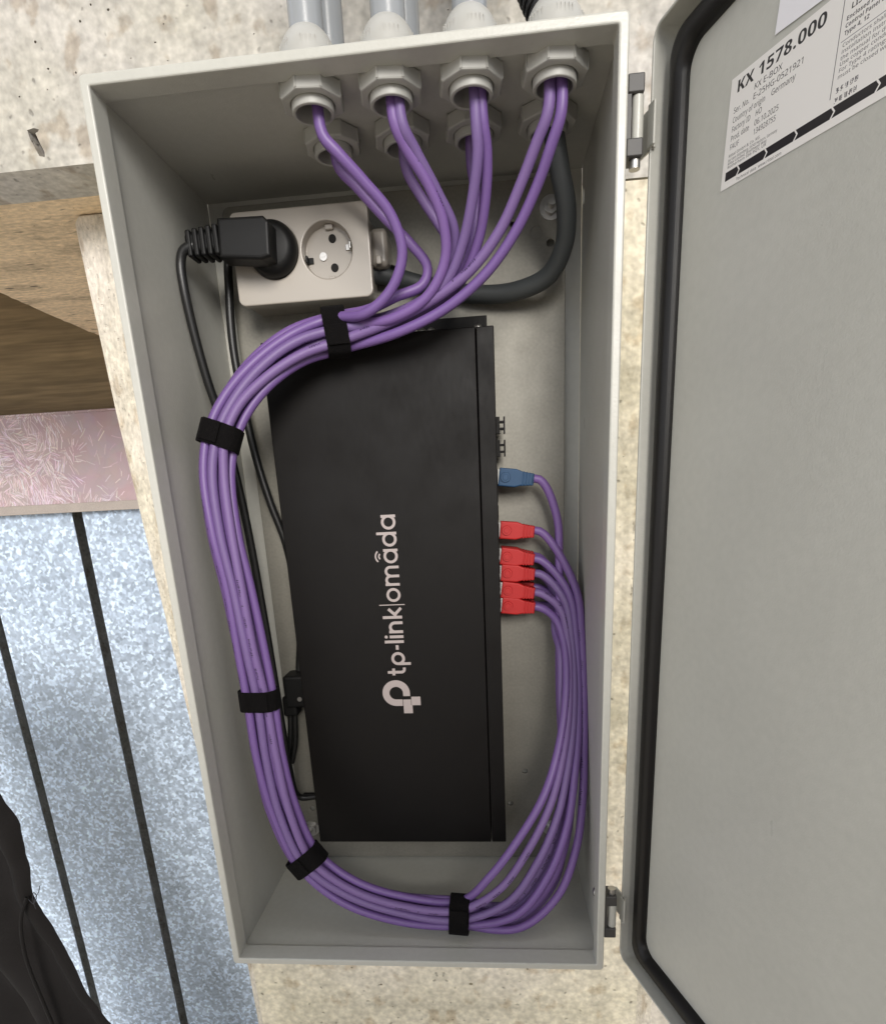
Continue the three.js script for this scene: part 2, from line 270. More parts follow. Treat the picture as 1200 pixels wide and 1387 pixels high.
// ---------------------------------------------------------------- the cabinet
const GX = [-0.0258, 0.0207, 0.0672, 0.1145], GZ = [-0.0290, -0.0765];
const cab = thing('steel_cabinet', 'light grey steel wall cabinet with its door open to the right', 'cabinet');
{
  const frame = rrect(0.3, 0.6, 0.003); frame.holes.push(rrect(0.289, 0.589, 0.001, 0, 0, THREE.Path));
  part('front_rim', metric(ext(frame, 0.0162, 0.0011, 3).translate(0, 0, -0.0162)), mat.paint, cab);
  const side = (x) => box(0.0016, 0.5984, 0.1376, x, 0, -0.0163 - 0.0688);
  part('left_wall', side(-0.1484), mat.paint, cab);
  // right wall with one hinge slot through it
  const rw = poly([[0.0163, -0.2992], [0.1539, -0.2992], [0.1539, 0.2992], [0.0163, 0.2992]]);
  rw.holes.push(rrect(0.0034, 0.0100, 0.0016, 0.1452, 0.2760, THREE.Path));
  part('right_wall', metric(ext(rw, 0.0016).rotateY(Math.PI / 2).translate(0.1476, 0, 0)), mat.paint, cab);
  const tw = poly([[-0.1475, 0.0163], [0.1475, 0.0163], [0.1475, 0.1539], [-0.1475, 0.1539]]);
  for (const x of GX) for (const z of GZ) tw.holes.push(circle(x, -z, 0.0126));
  part('top_wall', metric(ext(tw, 0.0016, 0, 2, 20).rotateX(-Math.PI / 2).translate(0, 0.2975, 0)), mat.paint, cab);
  part('bottom_wall', box(0.295, 0.0016, 0.1376, 0, -0.2983, -0.0163 - 0.0688), mat.paint, cab);
  part('back_wall', box(0.2949, 0.595, 0.0016, 0, 0, -0.1546), mat.paint, cab);
  // mounting plate with holes
  const pl = rrect(0.2680, 0.5872, 0.006, 0.0005, -0.0024);
  for (const [x, y, r] of [[0.1231, 0.2473, 0.0028], [0.1231, -0.235, 0.0028], [-0.119, 0.2705, 0.0035], [-0.119, -0.2395, 0.0025], [0.094, 0.262, 0.0018], [0.098, -0.2, 0.0024], [0.083, -0.235, 0.0024]]) pl.holes.push(circle(x, y, r));
  const plate = part('mounting_plate', metric(ext(pl, 0.002, 0.0005).translate(0, 0, -0.1475)), mat.zinc, cab);
  for (const [x, y] of [[0.1232, 0.2705], [-0.1225, -0.262], [0.1232, -0.262]]) {
    const nut = new THREE.CylinderGeometry(0.0058, 0.0058, 0.004, 6).rotateX(Math.PI / 2).translate(x, y, -0.1423);
    part('nut', merge([metric(nut), cyl(0.0085, 0.001, x, y, -0.1449, 'z', 28), cyl(0.0026, 0.011, x, y, -0.1390, 'z', 18)]), mat.steel, plate);
  }
  part('earth_mark', metric(new THREE.TorusGeometry(0.0045, 0.0003, 8, 30).translate(0.112, 0.255, -0.1455)), mat.zinc, plate);
  // cable glands in two rows of four
  const nutG = (() => { const s = new THREE.Shape(); for (let k = 0; k < 8; k++) { const a = k / 8 * Math.PI * 2 + 0.27; s[k ? 'lineTo' : 'moveTo'](Math.cos(a) * 0.0188, Math.sin(a) * 0.0188); } s.holes.push(circle(0, 0, 0.0126)); const g = ext(s, 0.0088, 0.0010, 2, 20).rotateX(Math.PI / 2); g.translate(0, -0.0002, 0);
    const marks = []; for (let k = 0; k < 8; k++) { const a = k / 8 * Math.PI * 2 + 0.27; marks.push(new THREE.BoxGeometry(0.0012, 0.0080, 0.0012).rotateY(-a).translate(Math.cos(a) * 0.0184, -0.0043, Math.sin(a) * 0.0184)); } return merge([g, ...marks].map(metric)); })();
  const tubeG = metric(new THREE.LatheGeometry([[0.0101, 0.0235], [0.0101, -0.0126], [0.0105, -0.0132], [0.0119, -0.0132], [0.0124, -0.0125], [0.0124, 0.004]].map(([x, y]) => new THREE.Vector2(x, y)), 40));
  const capG = (() => {
    const pr = [[0.0175, 0.0021], [0.0182, 0.0024], [0.0182, 0.0075], [0.0172, 0.0085]]; for (let k = 0; k <= 12; k++) { const a = k / 12 * Math.PI / 2; pr.push([0.0168 * Math.cos(a) + (k === 12 ? 0.0001 : 0), 0.0095 + 0.0195 * Math.sin(a)]); }
    const body = new THREE.LatheGeometry(pr.map(([x, y]) => new THREE.Vector2(x, y)), 40), ribs = [];
    for (let k = 0; k < 48; k++) { if (k % 8 > 4) continue; const a = k / 48 * Math.PI * 2; ribs.push(new THREE.BoxGeometry(0.00045, 0.008, 0.0008).translate(0, 0.0125, 0.01615).rotateX(0).rotateY(a)); }
    return merge([body, ...ribs].map(metric));
  })();
  for (const z of GZ) GX.forEach((x) => {
    const g = new THREE.Group(); g.name = 'cable_gland'; g.position.set(x, 0.2975, z); cab.add(g);
    part('lock_nut', nutG, mat.gland, g); part('thread_tube', tubeG, mat.gland, g); part('dome_cap', capG, mat.gland, g);
  });
  mat.gland.side = THREE.DoubleSide;
  // hinges: dark box-side carrier, knuckle, pin
  for (const y of [0.2555, -0.2525]) {
    const h = new THREE.Group(); h.name = 'hinge'; h.position.set(0.1502, y, -0.008); cab.add(h);
    part('hinge_carrier', merge([box(0.0088, 0.0085, 0.014, 0.0044, 0.0143, -0.001, 0.0008), box(0.0088, 0.0085, 0.014, 0.0044, -0.0143, -0.001, 0.0008), box(0.0022, 0.0202, 0.014, 0.0011, 0, -0.002)]), mat.hinge, h);
    part('knuckle', cyl(0.0032, 0.0200, 0.0062, 0, 0.0015, 'y', 24), mat.paint, h);
    part('hinge_pin', merge([cyl(0.0030, 0.0042, 0.0056, y > 0 ? -0.0208 : 0.0208, 0.001, 'y', 24), cyl(0.0012, 0.0375, 0.0062, 0, 0.0015, 'y', 16)]), mat.steel, h);
  }
  part('screw', metric(new THREE.SphereGeometry(0.0035, 18, 10).scale(0.6, 1, 1).translate(0.1470, -0.249, -0.028)), mat.steel, cab);

  // door
  const door = new THREE.Group(); door.name = 'door'; door.position.set(0.165, 0, -0.016); door.rotation.y = -1.2446; cab.add(door);
  const DW = 0.3, DH = 0.5992;
  part('door_panel', metric(ext(rrect(DW - 0.0034, DH - 0.0034, 0.006, DW / 2, 0), 0.0016).translate(0, 0, -0.0136)), mat.paint, door);
  const fl = rrect(DW, DH, 0.0075, DW / 2, 0); fl.holes.push(rrect(DW - 0.0032, DH - 0.0032, 0.006, DW / 2, 0, THREE.Path));
  part('door_flange', metric(ext(fl, 0.0142, 0.0007, 3).translate(0, 0, -0.0142)), mat.paint, door);
  const gk = rrect(DW - 0.0110, DH - 0.0110, 0.014, DW / 2, 0); gk.holes.push(rrect(DW - 0.0360, DH - 0.0360, 0.011, DW / 2, 0, THREE.Path));
  const gkg = new THREE.ExtrudeGeometry(gk, { depth: 0.001, bevelEnabled: true, bevelThickness: 0.0058, bevelSize: 0.0055, bevelOffset: -0.0055, bevelSegments: 8, curveSegments: 14 }).translate(0, 0, -0.0119);
  part('gasket', metric(gkg), mat.gasket, door);
  for (const y of [0.2550, -0.2530]) part('hinge_tab', merge([box(0.0150, 0.0205, 0.0016, -0.0034, y, -0.0014, 0.0005), box(0.0065, 0.0205, 0.0016, 0.0040, y, 0.0009, 0.0006)]), mat.paint, door);

  // type plate sticker
  const S = 15, LW = 130, LH = 44.5, c = document.createElement('canvas'); c.width = LW * S; c.height = Math.round(LH * S); const x = c.getContext('2d');
  const Y = (mm) => (LH - mm) * S, txt = (s, mm, yy, size, w, bold = '', col = '#1d1b1d') => { x.font = `${bold} ${size * S}px sans-serif`; x.fillStyle = col; const m = x.measureText(s).width; x.save(); x.translate(mm * S, Y(yy)); if (w) x.scale(w * S / m, 1); x.fillText(s, 0, 0); x.restore(); };
  x.fillStyle = '#e4e2de'; x.fillRect(0, 0, c.width, c.height);
  txt('KX 1578.000', 4, 37.6, 6.5, 52, 'bold');
  txt('KX E-BOX', 16.5, 33.6, 3.2, 17); txt('E-25HG-0521921', 16.5, 29.9, 3.2, 30); txt('Germany', 28.5, 26.2, 3.2, 14);
  txt('Ser. No.', 3.6, 29.9, 3.0, 10.6); txt('Country of origin', 3.6, 26.2, 3.0, 21.5); txt('Factory ID', 3.6, 22.6, 3.0, 12.8); txt('HO', 19.5, 22.6, 3.0, 4.2);
  txt('Prod. date', 3.6, 19.0, 3.0, 12.6); txt('06.10.2025', 19.5, 19.0, 3.0, 15); txt('FAUF', 3.6, 15.6, 3.0, 6.4); txt('134928755', 19.5, 15.6, 3.0, 14);
  txt('Rittal GmbH & Co. KG', 3.4, 12.6, 1.7, 21); txt('Auf dem Stützelberg, 35745 Herborn, Germany', 3.4, 10.9, 1.6, 32);
  txt('Rittal Limited, Braithwell Way', 3.4, 9.5, 1.6, 26); txt('Rotherham S66 8QY, UK', 3.4, 8.1, 1.6, 26);
  x.fillStyle = '#171315'; x.fillRect(2.6 * S, Y(6.9), (LW - 4) * S, 3.7 * S);
  x.strokeStyle = '#e4e2de'; x.lineWidth = 0.7 * S; for (const q of [12.5, 30.5, 48, 67, 87, 107]) { x.beginPath(); x.moveTo((q - 1.6) * S, Y(7.0)); x.lineTo(q * S, Y(5.1)); x.lineTo((q - 1.6) * S, Y(3.1)); x.stroke(); }
  txt('Technical data  www.rittal.com', 11, 0.9, 1.7, 29);
  x.fillStyle = '#4a474a'; x.fillRect(63.6 * S, Y(43), 0.35 * S, 33 * S);
  x.strokeStyle = '#2a282a'; x.lineWidth = 0.7 * S; x.beginPath(); x.arc(72.4 * S, Y(41.5), 3.2 * S, 0, 7); x.stroke(); txt('c', 66, 40.3, 3.4, 0, 'bold'); txt('LISTED', 67.5, 36.0, 2.6, 11, 'bold');
  for (const [s, yy, w] of [['Enclosed Industrial', 33.2, 22], ['Control Panel Enclosure', 31.0, 26], ['Type 4, 12', 28.8, 11]]) txt(s, 66, yy, 1.9, w, 'bold', '#2f2c2f');
  x.fillStyle = '#55525a'; x.fillRect(65 * S, Y(27.4), 60 * S, 0.2 * S);
  for (const [s, yy, w] of [['Conductors shall be used in accordance with the', 25.2, 54], ['installation instructions for this enclosure, see', 23.2, 54], ['the manual for details.', 21.2, 26], ['Use copper conductors only.', 19.4, 33], ['For Type 4 ratings all openings in the enclosure', 17.4, 56], ['must be closed with fittings of the same rating.', 15.4, 55]]) txt(s, 66, yy, 1.8, w, '', '#3b383b');
  x.fillStyle = '#4a474a'; for (const yy of [12.6, 9.4]) for (let q = 0; q < 5; q++) { for (let k = 0; k < 4; k++) { x.fillRect((66 + q * 2.2 + rnd() * 0.9) * S, Y(yy - 0.5 * k), rr(0.4, 1.2) * S, 0.22 * S); x.fillRect((66 + q * 2.2 + rnd() * 1.5) * S, Y(yy), 0.22 * S, rr(0.8, 1.7) * S); } }
  const lt = new THREE.CanvasTexture(c); lt.colorSpace = THREE.SRGBColorSpace; lt.wrapS = lt.wrapT = THREE.ClampToEdgeWrapping;
  const sticker = (name, w, h, m, u, v, tilt, lift, label) => { const s = new THREE.Mesh(new THREE.PlaneGeometry(w, h, 1, 1).translate(w / 2, h / 2, 0), m); s.name = name; s.position.set(u, v, -0.012 + lift); s.rotation.z = tilt; s.receiveShadow = true; s.userData.label = label; door.add(s); };
  sticker('type_label', LW / 1000, LH / 1000, M({ map: lt, color: lin(0.93, 0.92, 0.92), roughness: 0.4 }), 0.0489, 0.2058, -0.075, 0.00025, 'white type label reading KX 1578.000 with a black arrow band');
  sticker('blank_label', 0.06, 0.03, M({ color: lin(0.74, 0.73, 0.76), roughness: 0.4 }), 0.0790, 0.2519, -0.135, 0.00045, 'small plain white label above the type label');
}

// ---------------------------------------------------------------- double socket
{
  const o = thing('double_socket', 'cream double power socket with a black plug in its left half', 'socket', [-0.0627, 0.2408, -0.107]);
  const W = 0.1035, H = 0.0615, cx = [-0.0207, 0.0195], cy = [0.0042, 0.0018];
  const s = rrect(W, H, 0.0052); cx.forEach((x, i) => s.holes.push(circle(x, cy[i], 0.0187)));
  part('cover_plate', metric(ext(s, 0.008, 0.0011, 4, 28).translate(0, 0, -0.008)), mat.socket, o);
  part('back_box', merge([box(W - 0.005, H - 0.005, 0.034, 0, 0, -0.0255, 0.002)]), mat.socket, o);
  part('fixing_lug', merge([box(0.013, 0.026, 0.028, W / 2 + 0.004, 0.006, -0.029, 0.004), box(0.004, 0.006, 0.005, W / 2 + 0.004, -0.004, -0.012, 0.001)]), mat.socket, o);
  cx.forEach((x, i) => {
    const y = cy[i], g = new THREE.Group(); g.name = 'socket_insert'; g.position.set(x, y, 0); o.add(g);
    const cup = new THREE.LatheGeometry([[0.0186, -0.0009], [0.0186, -0.0060], [0.0184, -0.0074], [0.0180, -0.0082]].map(([a, b]) => new THREE.Vector2(a, b)), 48).rotateX(Math.PI / 2);
    part('cup', metric(cup), mat.socket, g);
    part('floor', cyl(0.0190, 0.0004, 0, 0, -0.0083, 'z', 48), mat.socket, g);
    if (i) {
      for (const q of [0.0095, -0.0095]) part('pin_hole_shade', merge([cyl(0.00285, 0.0006, 0.003, q, -0.0079, 'z', 24)]), mat.hole, g);  // flat dark discs in place of the depth of the pin holes
      part('screw', merge([cyl(0.0028, 0.0012, -0.0048, -0.0018, -0.0076, 'z', 22), box(0.004, 0.0007, 0.0004, -0.0048, -0.0018, -0.0070)]), mat.steel, g);
      for (const q of [-1, 1]) part('earth_clip', merge([box(0.0016, 0.0050, 0.0050, q * 0.0166, q > 0 ? 0.003 : -0.004, -0.0052, 0.0006), box(0.0045, 0.0042, 0.001, q * 0.0148, q > 0 ? 0.003 : -0.004, -0.0076, 0.0004)]), q < 0 ? mat.plug : mat.steel, g);
      part('key_rib', merge([box(0.006, 0.0035, 0.003, 0.0015, 0.0166, -0.0066, 0.0008), box(0.005, 0.003, 0.003, 0.001, -0.0170, -0.0066, 0.0008)]), mat.socket, g);
    }
  });
}
// ---------------------------------------------------------------- plug, cord, appliance connector
{
  const o = thing('power_cord', 'black mains cord with ribbed angled plug in the left socket', 'power cord');
  const px = -0.0834, py = 0.2450;
  const head = new THREE.LatheGeometry([[0.0001, 0.0105], [0.0125, 0.0105], [0.0165, 0.0078], [0.0187, 0.0035], [0.0189, -0.0065], [0.0001, -0.0065]].map(([a, b]) => new THREE.Vector2(a, b)), 44).rotateX(Math.PI / 2).translate(px, py, -0.1065);
  const bodyS = poly([[-0.1135, 0.2590], [-0.0805, 0.2580], [-0.0765, 0.2540], [-0.0780, 0.2330], [-0.0850, 0.2315], [-0.1150, 0.2345]]);
  part('plug', merge([metric(head), metric(ext(bodyS, 0.019, 0.0022, 3).translate(0, 0, -0.100))]), mat.plug, o);
  const ribs = [box(0.028, 0.013, 0.013, -0.1265, 0.2467, -0.0905, 0.003)];
  for (let k = 0; k < 5; k++) ribs.push(box(0.0038, 0.0190 - k * 0.0005, 0.0175 - k * 0.0005, -0.1165 - k * 0.0051, 0.2467 - k * 0.0002, -0.0905, 0.0014));
  part('strain_relief', merge(ribs), mat.plug, o);
  part('cord', tube([[-130, 246, -89], [-137, 245, -86.5], [-141.6, 241, -83], [-143.3, 232, -80], [-143.6, 217.5, -80], [-143.2, 192.3, -84], [-141, 158, -91], [-137.6, 129.4, -98], [-133, 67, -106], [-131, -41.5, -116], [-131.3, -152.4, -125], [-132, -185.8, -130], [-129.8, -222.7, -140], [-112, -224.2, -143.5], [-100, -223, -144]].map(V), 0.0034, 200, 14), mat.cord, o);
  part('cord', tube([[-112, 262, -138], [-120, 260, -136], [-125.7, 256.2, -132], [-130.2, 225.3, -130], [-132.6, 189.3, -130], [-130.5, 146.6, -131], [-126.2, 102.8, -132], [-119.5, 66, -134], [-111, 30, -137], [-107.5, -10, -138], [-107.5, -50, -138], [-112, -88, -135]].map(V), 0.0034, 160, 14), mat.cord, o);
  const con = part('appliance_connector', merge([box(0.020, 0.031, 0.023, -0.1132, -0.1040, -0.1290, 0.003), box(0.014, 0.020, 0.016, -0.1210, -0.1200, -0.1300, 0.003)]), mat.plug, o);
  part('screw', cyl(0.0021, 0.0012, -0.1085, -0.1105, -0.1170, 'z', 20), mat.steel, con);
  part('cord_tail', tube([[-123, -122, -130], [-126, -145, -131], [-130, -165, -133], [-137, -186, -136]].map(V), 0.0026, 40, 10), mat.cord, o);
  part('cord_tail', tube([[-118, -122, -128], [-120, -140, -129], [-123, -160, -131], [-130, -182, -134]].map(V), 0.0026, 40, 10), mat.cord, o);
}
// ---------------------------------------------------------------- network switch
{
  const o = thing('network_switch', 'black slim network switch mounted upright inside the cabinet', 'network switch', [0, 0, -0.1087]);
  const T0 = 0.0364, y0 = -0.2551, y1 = 0.1849, H = y1 - y0, yc = (y0 + y1) / 2;
  part('top_cover', box(0.1661, H, T0, -0.1025 + 0.08305, yc, -T0 / 2, 0.0009), mat.black, o);
  part('front_bezel', box(0.0134, H, T0, 0.0642 + 0.0067, yc, -T0 / 2, 0.0009), mat.black, o);
  const br = part('mounting_ear', merge([box(0.056, 0.0155, 0.0018, 0.0445, y1 + 0.0078, -0.0352, 0.0004), box(0.056, 0.0016, 0.026, 0.0445, y1 + 0.0009, -0.0225, 0.0004)]), mat.black, o);
  for (const [x, z] of [[0.0655, -0.008], [0.0295, -0.008], [0.0225, -0.009]]) part('screw', metric(new THREE.SphereGeometry(0.0034, 18, 12).scale(1, 0.75, 1).translate(x, y1 + 0.0022, z - 0.006)), mat.steel, br);
  // two free ports with H-shaped dust plugs
  for (const y of [0.1160, 0.0985]) part('port_plug', merge([box(0.003, 0.0125, 0.011, 0.0790, y, -0.0183), box(0.0012, 0.0125, 0.010, 0.0842, y, -0.0183), box(0.004, 0.0014, 0.009, 0.0822, y + 0.0026, -0.0183), box(0.004, 0.0014, 0.009, 0.0822, y - 0.0026, -0.0183)]), mat.black, o);
  for (const z of [-0.0125, -0.0275]) for (let k = 0; k < 8; k++) part('port', box(0.0006, 0.0118, 0.0098, 0.0777, 0.0769 - 0.0001 - k * 0.0146 + (k ? 0.0003 : 0), z), mat.hole, o);  // flat near-black pads in place of open port recesses
  // printed lettering, reading upwards: strokes 0.15 mm proud
  const strokes = [], st = 0.0030, z = 0.00012;
  const bar = (u, v, w, h) => strokes.push(new THREE.PlaneGeometry(w, h).translate(u + w / 2, v + h / 2, 0));
  const arc = (u, v, r, t, a0, a1) => strokes.push(new THREE.RingGeometry(r - t, r, 36, 1, a0, a1 - a0).translate(u, v, 0));
  const R = 0.0062, t = 0.0026, X = 2 * R;                                             // x-height
  // local frame: u to the right of the reader, v up; mark at u = 0
  { // mark: thick p-like loop with a crossing foot
    arc(0.0200, 0.0178, 0.0126, 0.0064, -Math.PI / 2, Math.PI); bar(0.0074, 0.0124, 0.0064, 0.0054); bar(0.0170, 0.0052, 0.0030, 0.0064);
    bar(0.0078, -0.0040, 0.0084, 0.0084); bar(0.0078, 0.0048, 0.0058, 0.0071); bar(0, 0.0036, 0.0078, 0.0082);
  }
  const ring = (u, v) => arc(u + R, v + R, R, t, 0, Math.PI * 2);
  let u = 0.0378; const b = 0.0075;
  // t
  bar(u + 0.0012, b + 0.003, t, 0.0135); bar(u - 0.0005, b + X - t, 0.0066, t); arc(u + 0.0012 + 0.0042, b + 0.0042, 0.0042, t, Math.PI, Math.PI * 1.5); bar(u + 0.0053, b, 0.0015, t); u += 0.0092;
  // p
  ring(u, b); bar(u, b - 0.0050, t, 0.0050 + R); u += X + 0.0022;
  bar(u, b + 0.0050, 0.0042, t); u += 0.0062;                                           // hyphen
  bar(u, b, t, 0.0172); u += 0.0046; bar(u, b, t, X); strokes.push(new THREE.CircleGeometry(0.00145, 20).translate(u + t / 2, b + X + 0.0031, 0)); u += 0.0046;  // l i
  bar(u, b, t, X); arc(u + 0.0054, b + X - 0.0054, 0.0054, t, 0, Math.PI); bar(u + 0.0108 - t, b, t, X - 0.0054); u += 0.0133;   // n
  bar(u, b, t, 0.0172);                                                                   // k
  { const leg = (x0, y0a, x1, y1a) => { const dx = x1 - x0, dy = y1a - y0a, L = Math.hypot(dx, dy); strokes.push(new THREE.PlaneGeometry(L, t).rotateZ(Math.atan2(dy, dx)).translate((x0 + x1) / 2, (y0a + y1a) / 2, 0)); }; leg(u + t, b + 0.0052, u + 0.0090, b + X - 0.0006); leg(u + 0.0033, b + 0.0068, u + 0.0096, b + 0.0006); }
  u += 0.0122; bar(u, b - 0.003, 0.0008, 0.0225); u += 0.0030;
  const t2 = 0.0023; const ring2 = (uu) => arc(uu + R, b + R, R, t2, 0, Math.PI * 2);
  ring2(u); u += X + 0.0020;                                                              // o
  bar(u, b, t2, X); for (const q of [0, 0.0078]) { arc(u + q + 0.00485, b + X - 0.00485, 0.00485, t2, 0, Math.PI); bar(u + q + 0.0097 - t2, b, t2, X - 0.00485); } u += 0.0197;  // m
  ring2(u); bar(u + X - t2, b, t2, X); for (const q of [0.0035, 0.0064]) arc(u + R, b + X + 0.0012, q, 0.0014, Math.PI * 0.22, Math.PI * 0.78); u += X + 0.0020;   // a with radio waves
  ring2(u); bar(u + X - t2, b, t2, 0.0172); u += X + 0.0020;                              // d
  ring2(u); bar(u + X - t2, b, t2, X); u += X;                                            // a
  const k = 0.1741 / u;                                                                   // overall printed length
  strokes.forEach((g, i) => g.translate(0, 0, i * 4e-6)); const logo = merge(strokes); logo.scale(k, 0.98, 1).rotateZ(Math.PI / 2);
  logo.translate(0.0007, -0.1230, z);
  part('printed_logo', logo, mat.print, o, 'light grey lettering tp-link | omada reading upwards');
}

// ---------------------------------------------------------------- violet network cables
const D = 0.0068;
const MID = [[-35.2, 182.7, -78], [-62.5, 173.7, -70], [-88.1, 156.8, -60], [-108.3, 136.2, -52], [-119.9, 114.3, -46], [-125.4, 88.5, -43], [-125, 47.2, -40], [-121.5, 3.6, -40], [-119, -42.3, -40], [-116, -84.6, -40], [-114.2, -134.5, -38], [-107.4, -183.7, -36], [-91.9, -227.9, -34], [-59.5, -257.3, -32], [-14.8, -273.6, -30], [36.4, -276.5, -28]];
const MW = [1.1, 1.05, 1, 0.95, 0.92, 0.95, 1, 1, 1, 1, 1.1, 1.14, 1.08, 1.1, 1.12, 1.14];
const midCurve = new THREE.CatmullRomCurve3(MID.map(V), false, 'centripetal');
function frameAt(i) {
  const a = V(MID[Math.max(0, i - 1)]), c = V(MID[Math.min(MID.length - 1, i + 1)]), tg = c.sub(a).normalize();
  const out = new THREE.Vector3(tg.y, -tg.x, 0).normalize(), up = new THREE.Vector3().crossVectors(out, tg).normalize();
  if (up.z < 0) up.negate();
  return { p: V(MID[i]), tg, out, up };
}
function slotPoint(i, su, tu) {                       // su, tu: place in the round bundle, in cable widths (outward, away from the plate)
  const { p, out, up } = frameAt(i), w = MW[i] * 0.00675, h = su * 2.1 + tu * 3.7;
  return p.addScaledVector(out, su * w + 0.0009 * Math.sin(i * 1.3 + h)).addScaledVector(up, tu * 0.0068 - 0.0025 * su * su * (2 - w / 0.00675) * 0.4 + 0.0009 * Math.sin(i * 1.7 + h * 2.3));
}
const IN = {
  f1: [[-21.8, 275.2, -30], [-14.6, 267, -32], [-1.1, 254.2, -40], [13.6, 238.3, -50], [18.5, 219.7, -57], [9.4, 201.1, -62], [-10.4, 188.6, -67]],
  f2: [[21.8, 276.6, -28], [27.2, 266.2, -34], [38.7, 250.6, -44], [46.3, 233.6, -53], [46.3, 215.5, -61], [33.3, 196.4, -67], [6.1, 185, -72]],
  f2b: [[26.5, 275.1, -28], [32.7, 264.8, -36], [44, 247.9, -50], [52.8, 231.4, -62], [49.9, 213.5, -72], [35.3, 197.4, -78], [7.3, 187.4, -82]],
  f3: [[69.5, 273.9, -31], [69.9, 261.6, -36], [66.3, 244.5, -46], [59, 224.1, -58], [47.9, 206.4, -67], [28.3, 192.9, -73], [2.6, 184.6, -77]],
  f3b: [[73.4, 274.5, -33], [75.2, 263, -40], [73.6, 243.1, -52], [67.4, 222.9, -65], [54.4, 204.3, -75], [32.6, 191.9, -81], [3.9, 183.1, -85]],
  f4: [[110.8, 274.5, -29], [104.4, 262.3, -36], [95.1, 246, -46], [83, 227.7, -56], [64, 209.5, -64], [39, 195.9, -70], [5.6, 184.4, -75]],
  f4b: [[118.3, 273.9, -29], [113.4, 261.1, -35], [105.5, 245.2, -46], [92.9, 226.5, -57], [73.8, 207.2, -66], [45.7, 189.9, -73], [10, 177.5, -77]],
  b1: [[-23.4, 279.4, -76], [-13.2, 268.9, -80], [4.6, 250.8, -86], [20.8, 235.1, -88], [32.1, 219.1, -86], [28.1, 207.6, -83], [9.1, 200.7, -80], [-11.2, 193.3, -78]],
  b2: [[21.6, 276.1, -80], [30, 261.8, -86], [41.9, 244.9, -90], [50.6, 230.5, -89], [46.8, 212.9, -87], [28.9, 199.6, -86], [-1.2, 189.9, -86]],
  b3: [[65, 276.6, -82], [67.2, 260.5, -86], [65.9, 239.6, -88], [58.4, 217.8, -88], [40.8, 199.2, -88], [8.9, 186.5, -89]],
};
const OUT = {
  red1: [[85.9, -286.2, -30], [118.5, -262.5, -40], [134.9, -225.3, -52], [141.5, -183.9, -64], [144.1, -136.7, -78], [145.5, -92.7, -92], [145, -54.5, -105], [140.3, -15.2, -114], [118.2, 26.8, -119]],
  red2: [[83, -273.9, -30], [110.6, -243.2, -40], [127.5, -203, -52], [134.7, -163.5, -64], [139.2, -130, -78], [141.3, -92.6, -92], [140.8, -57.5, -105], [134.9, -19.9, -114], [117, 11.7, -119]],
  red3: [[77.2, -261, -30], [102.3, -229.9, -40], [119.6, -194, -52], [128.6, -160, -64], [134.9, -126.6, -78], [137.6, -90.5, -92], [137.1, -59.3, -105], [131.2, -25.5, -114], [116.9, -3.2, -119]],
  red4: [[70.2, -248.9, -30], [94.5, -218.8, -40], [113, -185.8, -52], [123.2, -156.6, -64], [130.6, -123.2, -78], [133.9, -89.1, -92], [133.4, -59.2, -105], [127.6, -32.9, -114], [116.9, -18.2, -119]],
  red5: [[63.3, -236.3, -30], [86.9, -208.5, -40], [107.1, -179, -52], [118.4, -153.2, -64], [127, -119.9, -78], [130.9, -85.8, -92], [129.8, -59.1, -105], [123.9, -41.7, -114], [115.6, -32.2, -119]],
  blue: [[81.4, -294.3, -46], [116.2, -267.2, -60], [128.8, -227.5, -78], [129.3, -172.3, -96], [127.2, -114.4, -108], [127.2, -50, -116], [127.6, 6.1, -121], [125.8, 42.4, -122], [117.3, 62.8, -121], [111.3, 68.3, -121]],
  low1: [[84.6, -289.6, -44], [115.6, -256.9, -54], [130.4, -212.9, -66], [134, -163.6, -78], [134.1, -108.8, -92], [134.2, -67.3, -106], [131.8, -34.7, -119], [125.2, -13.6, -128], [117.5, -2.5, -133]],
  low2: [[82.1, -284.4, -44], [113.1, -251.8, -54], [127.9, -207.9, -66], [131.5, -163.6, -78], [131.6, -108.8, -92], [131.8, -67.2, -106], [129.4, -41.7, -119], [124.5, -20.6, -128], [116.7, -16.6, -133]],
  low3: [[79.7, -279.2, -44], [110.6, -246.7, -54], [125.4, -203, -66], [129.1, -163.5, -78], [129.1, -108.7, -92], [129.3, -67.1, -106], [126.9, -48.8, -119], [123.7, -27.7, -128], [115.9, -30.9, -133]],
  low4: [[77.3, -274, -44], [108.2, -241.7, -54], [122.9, -198, -66], [126.6, -163.5, -78], [126.7, -108.6, -92], [126.8, -67.1, -106], [124.4, -55.2, -119], [123, -34.2, -128], [115.1, -44.1, -133]],
};
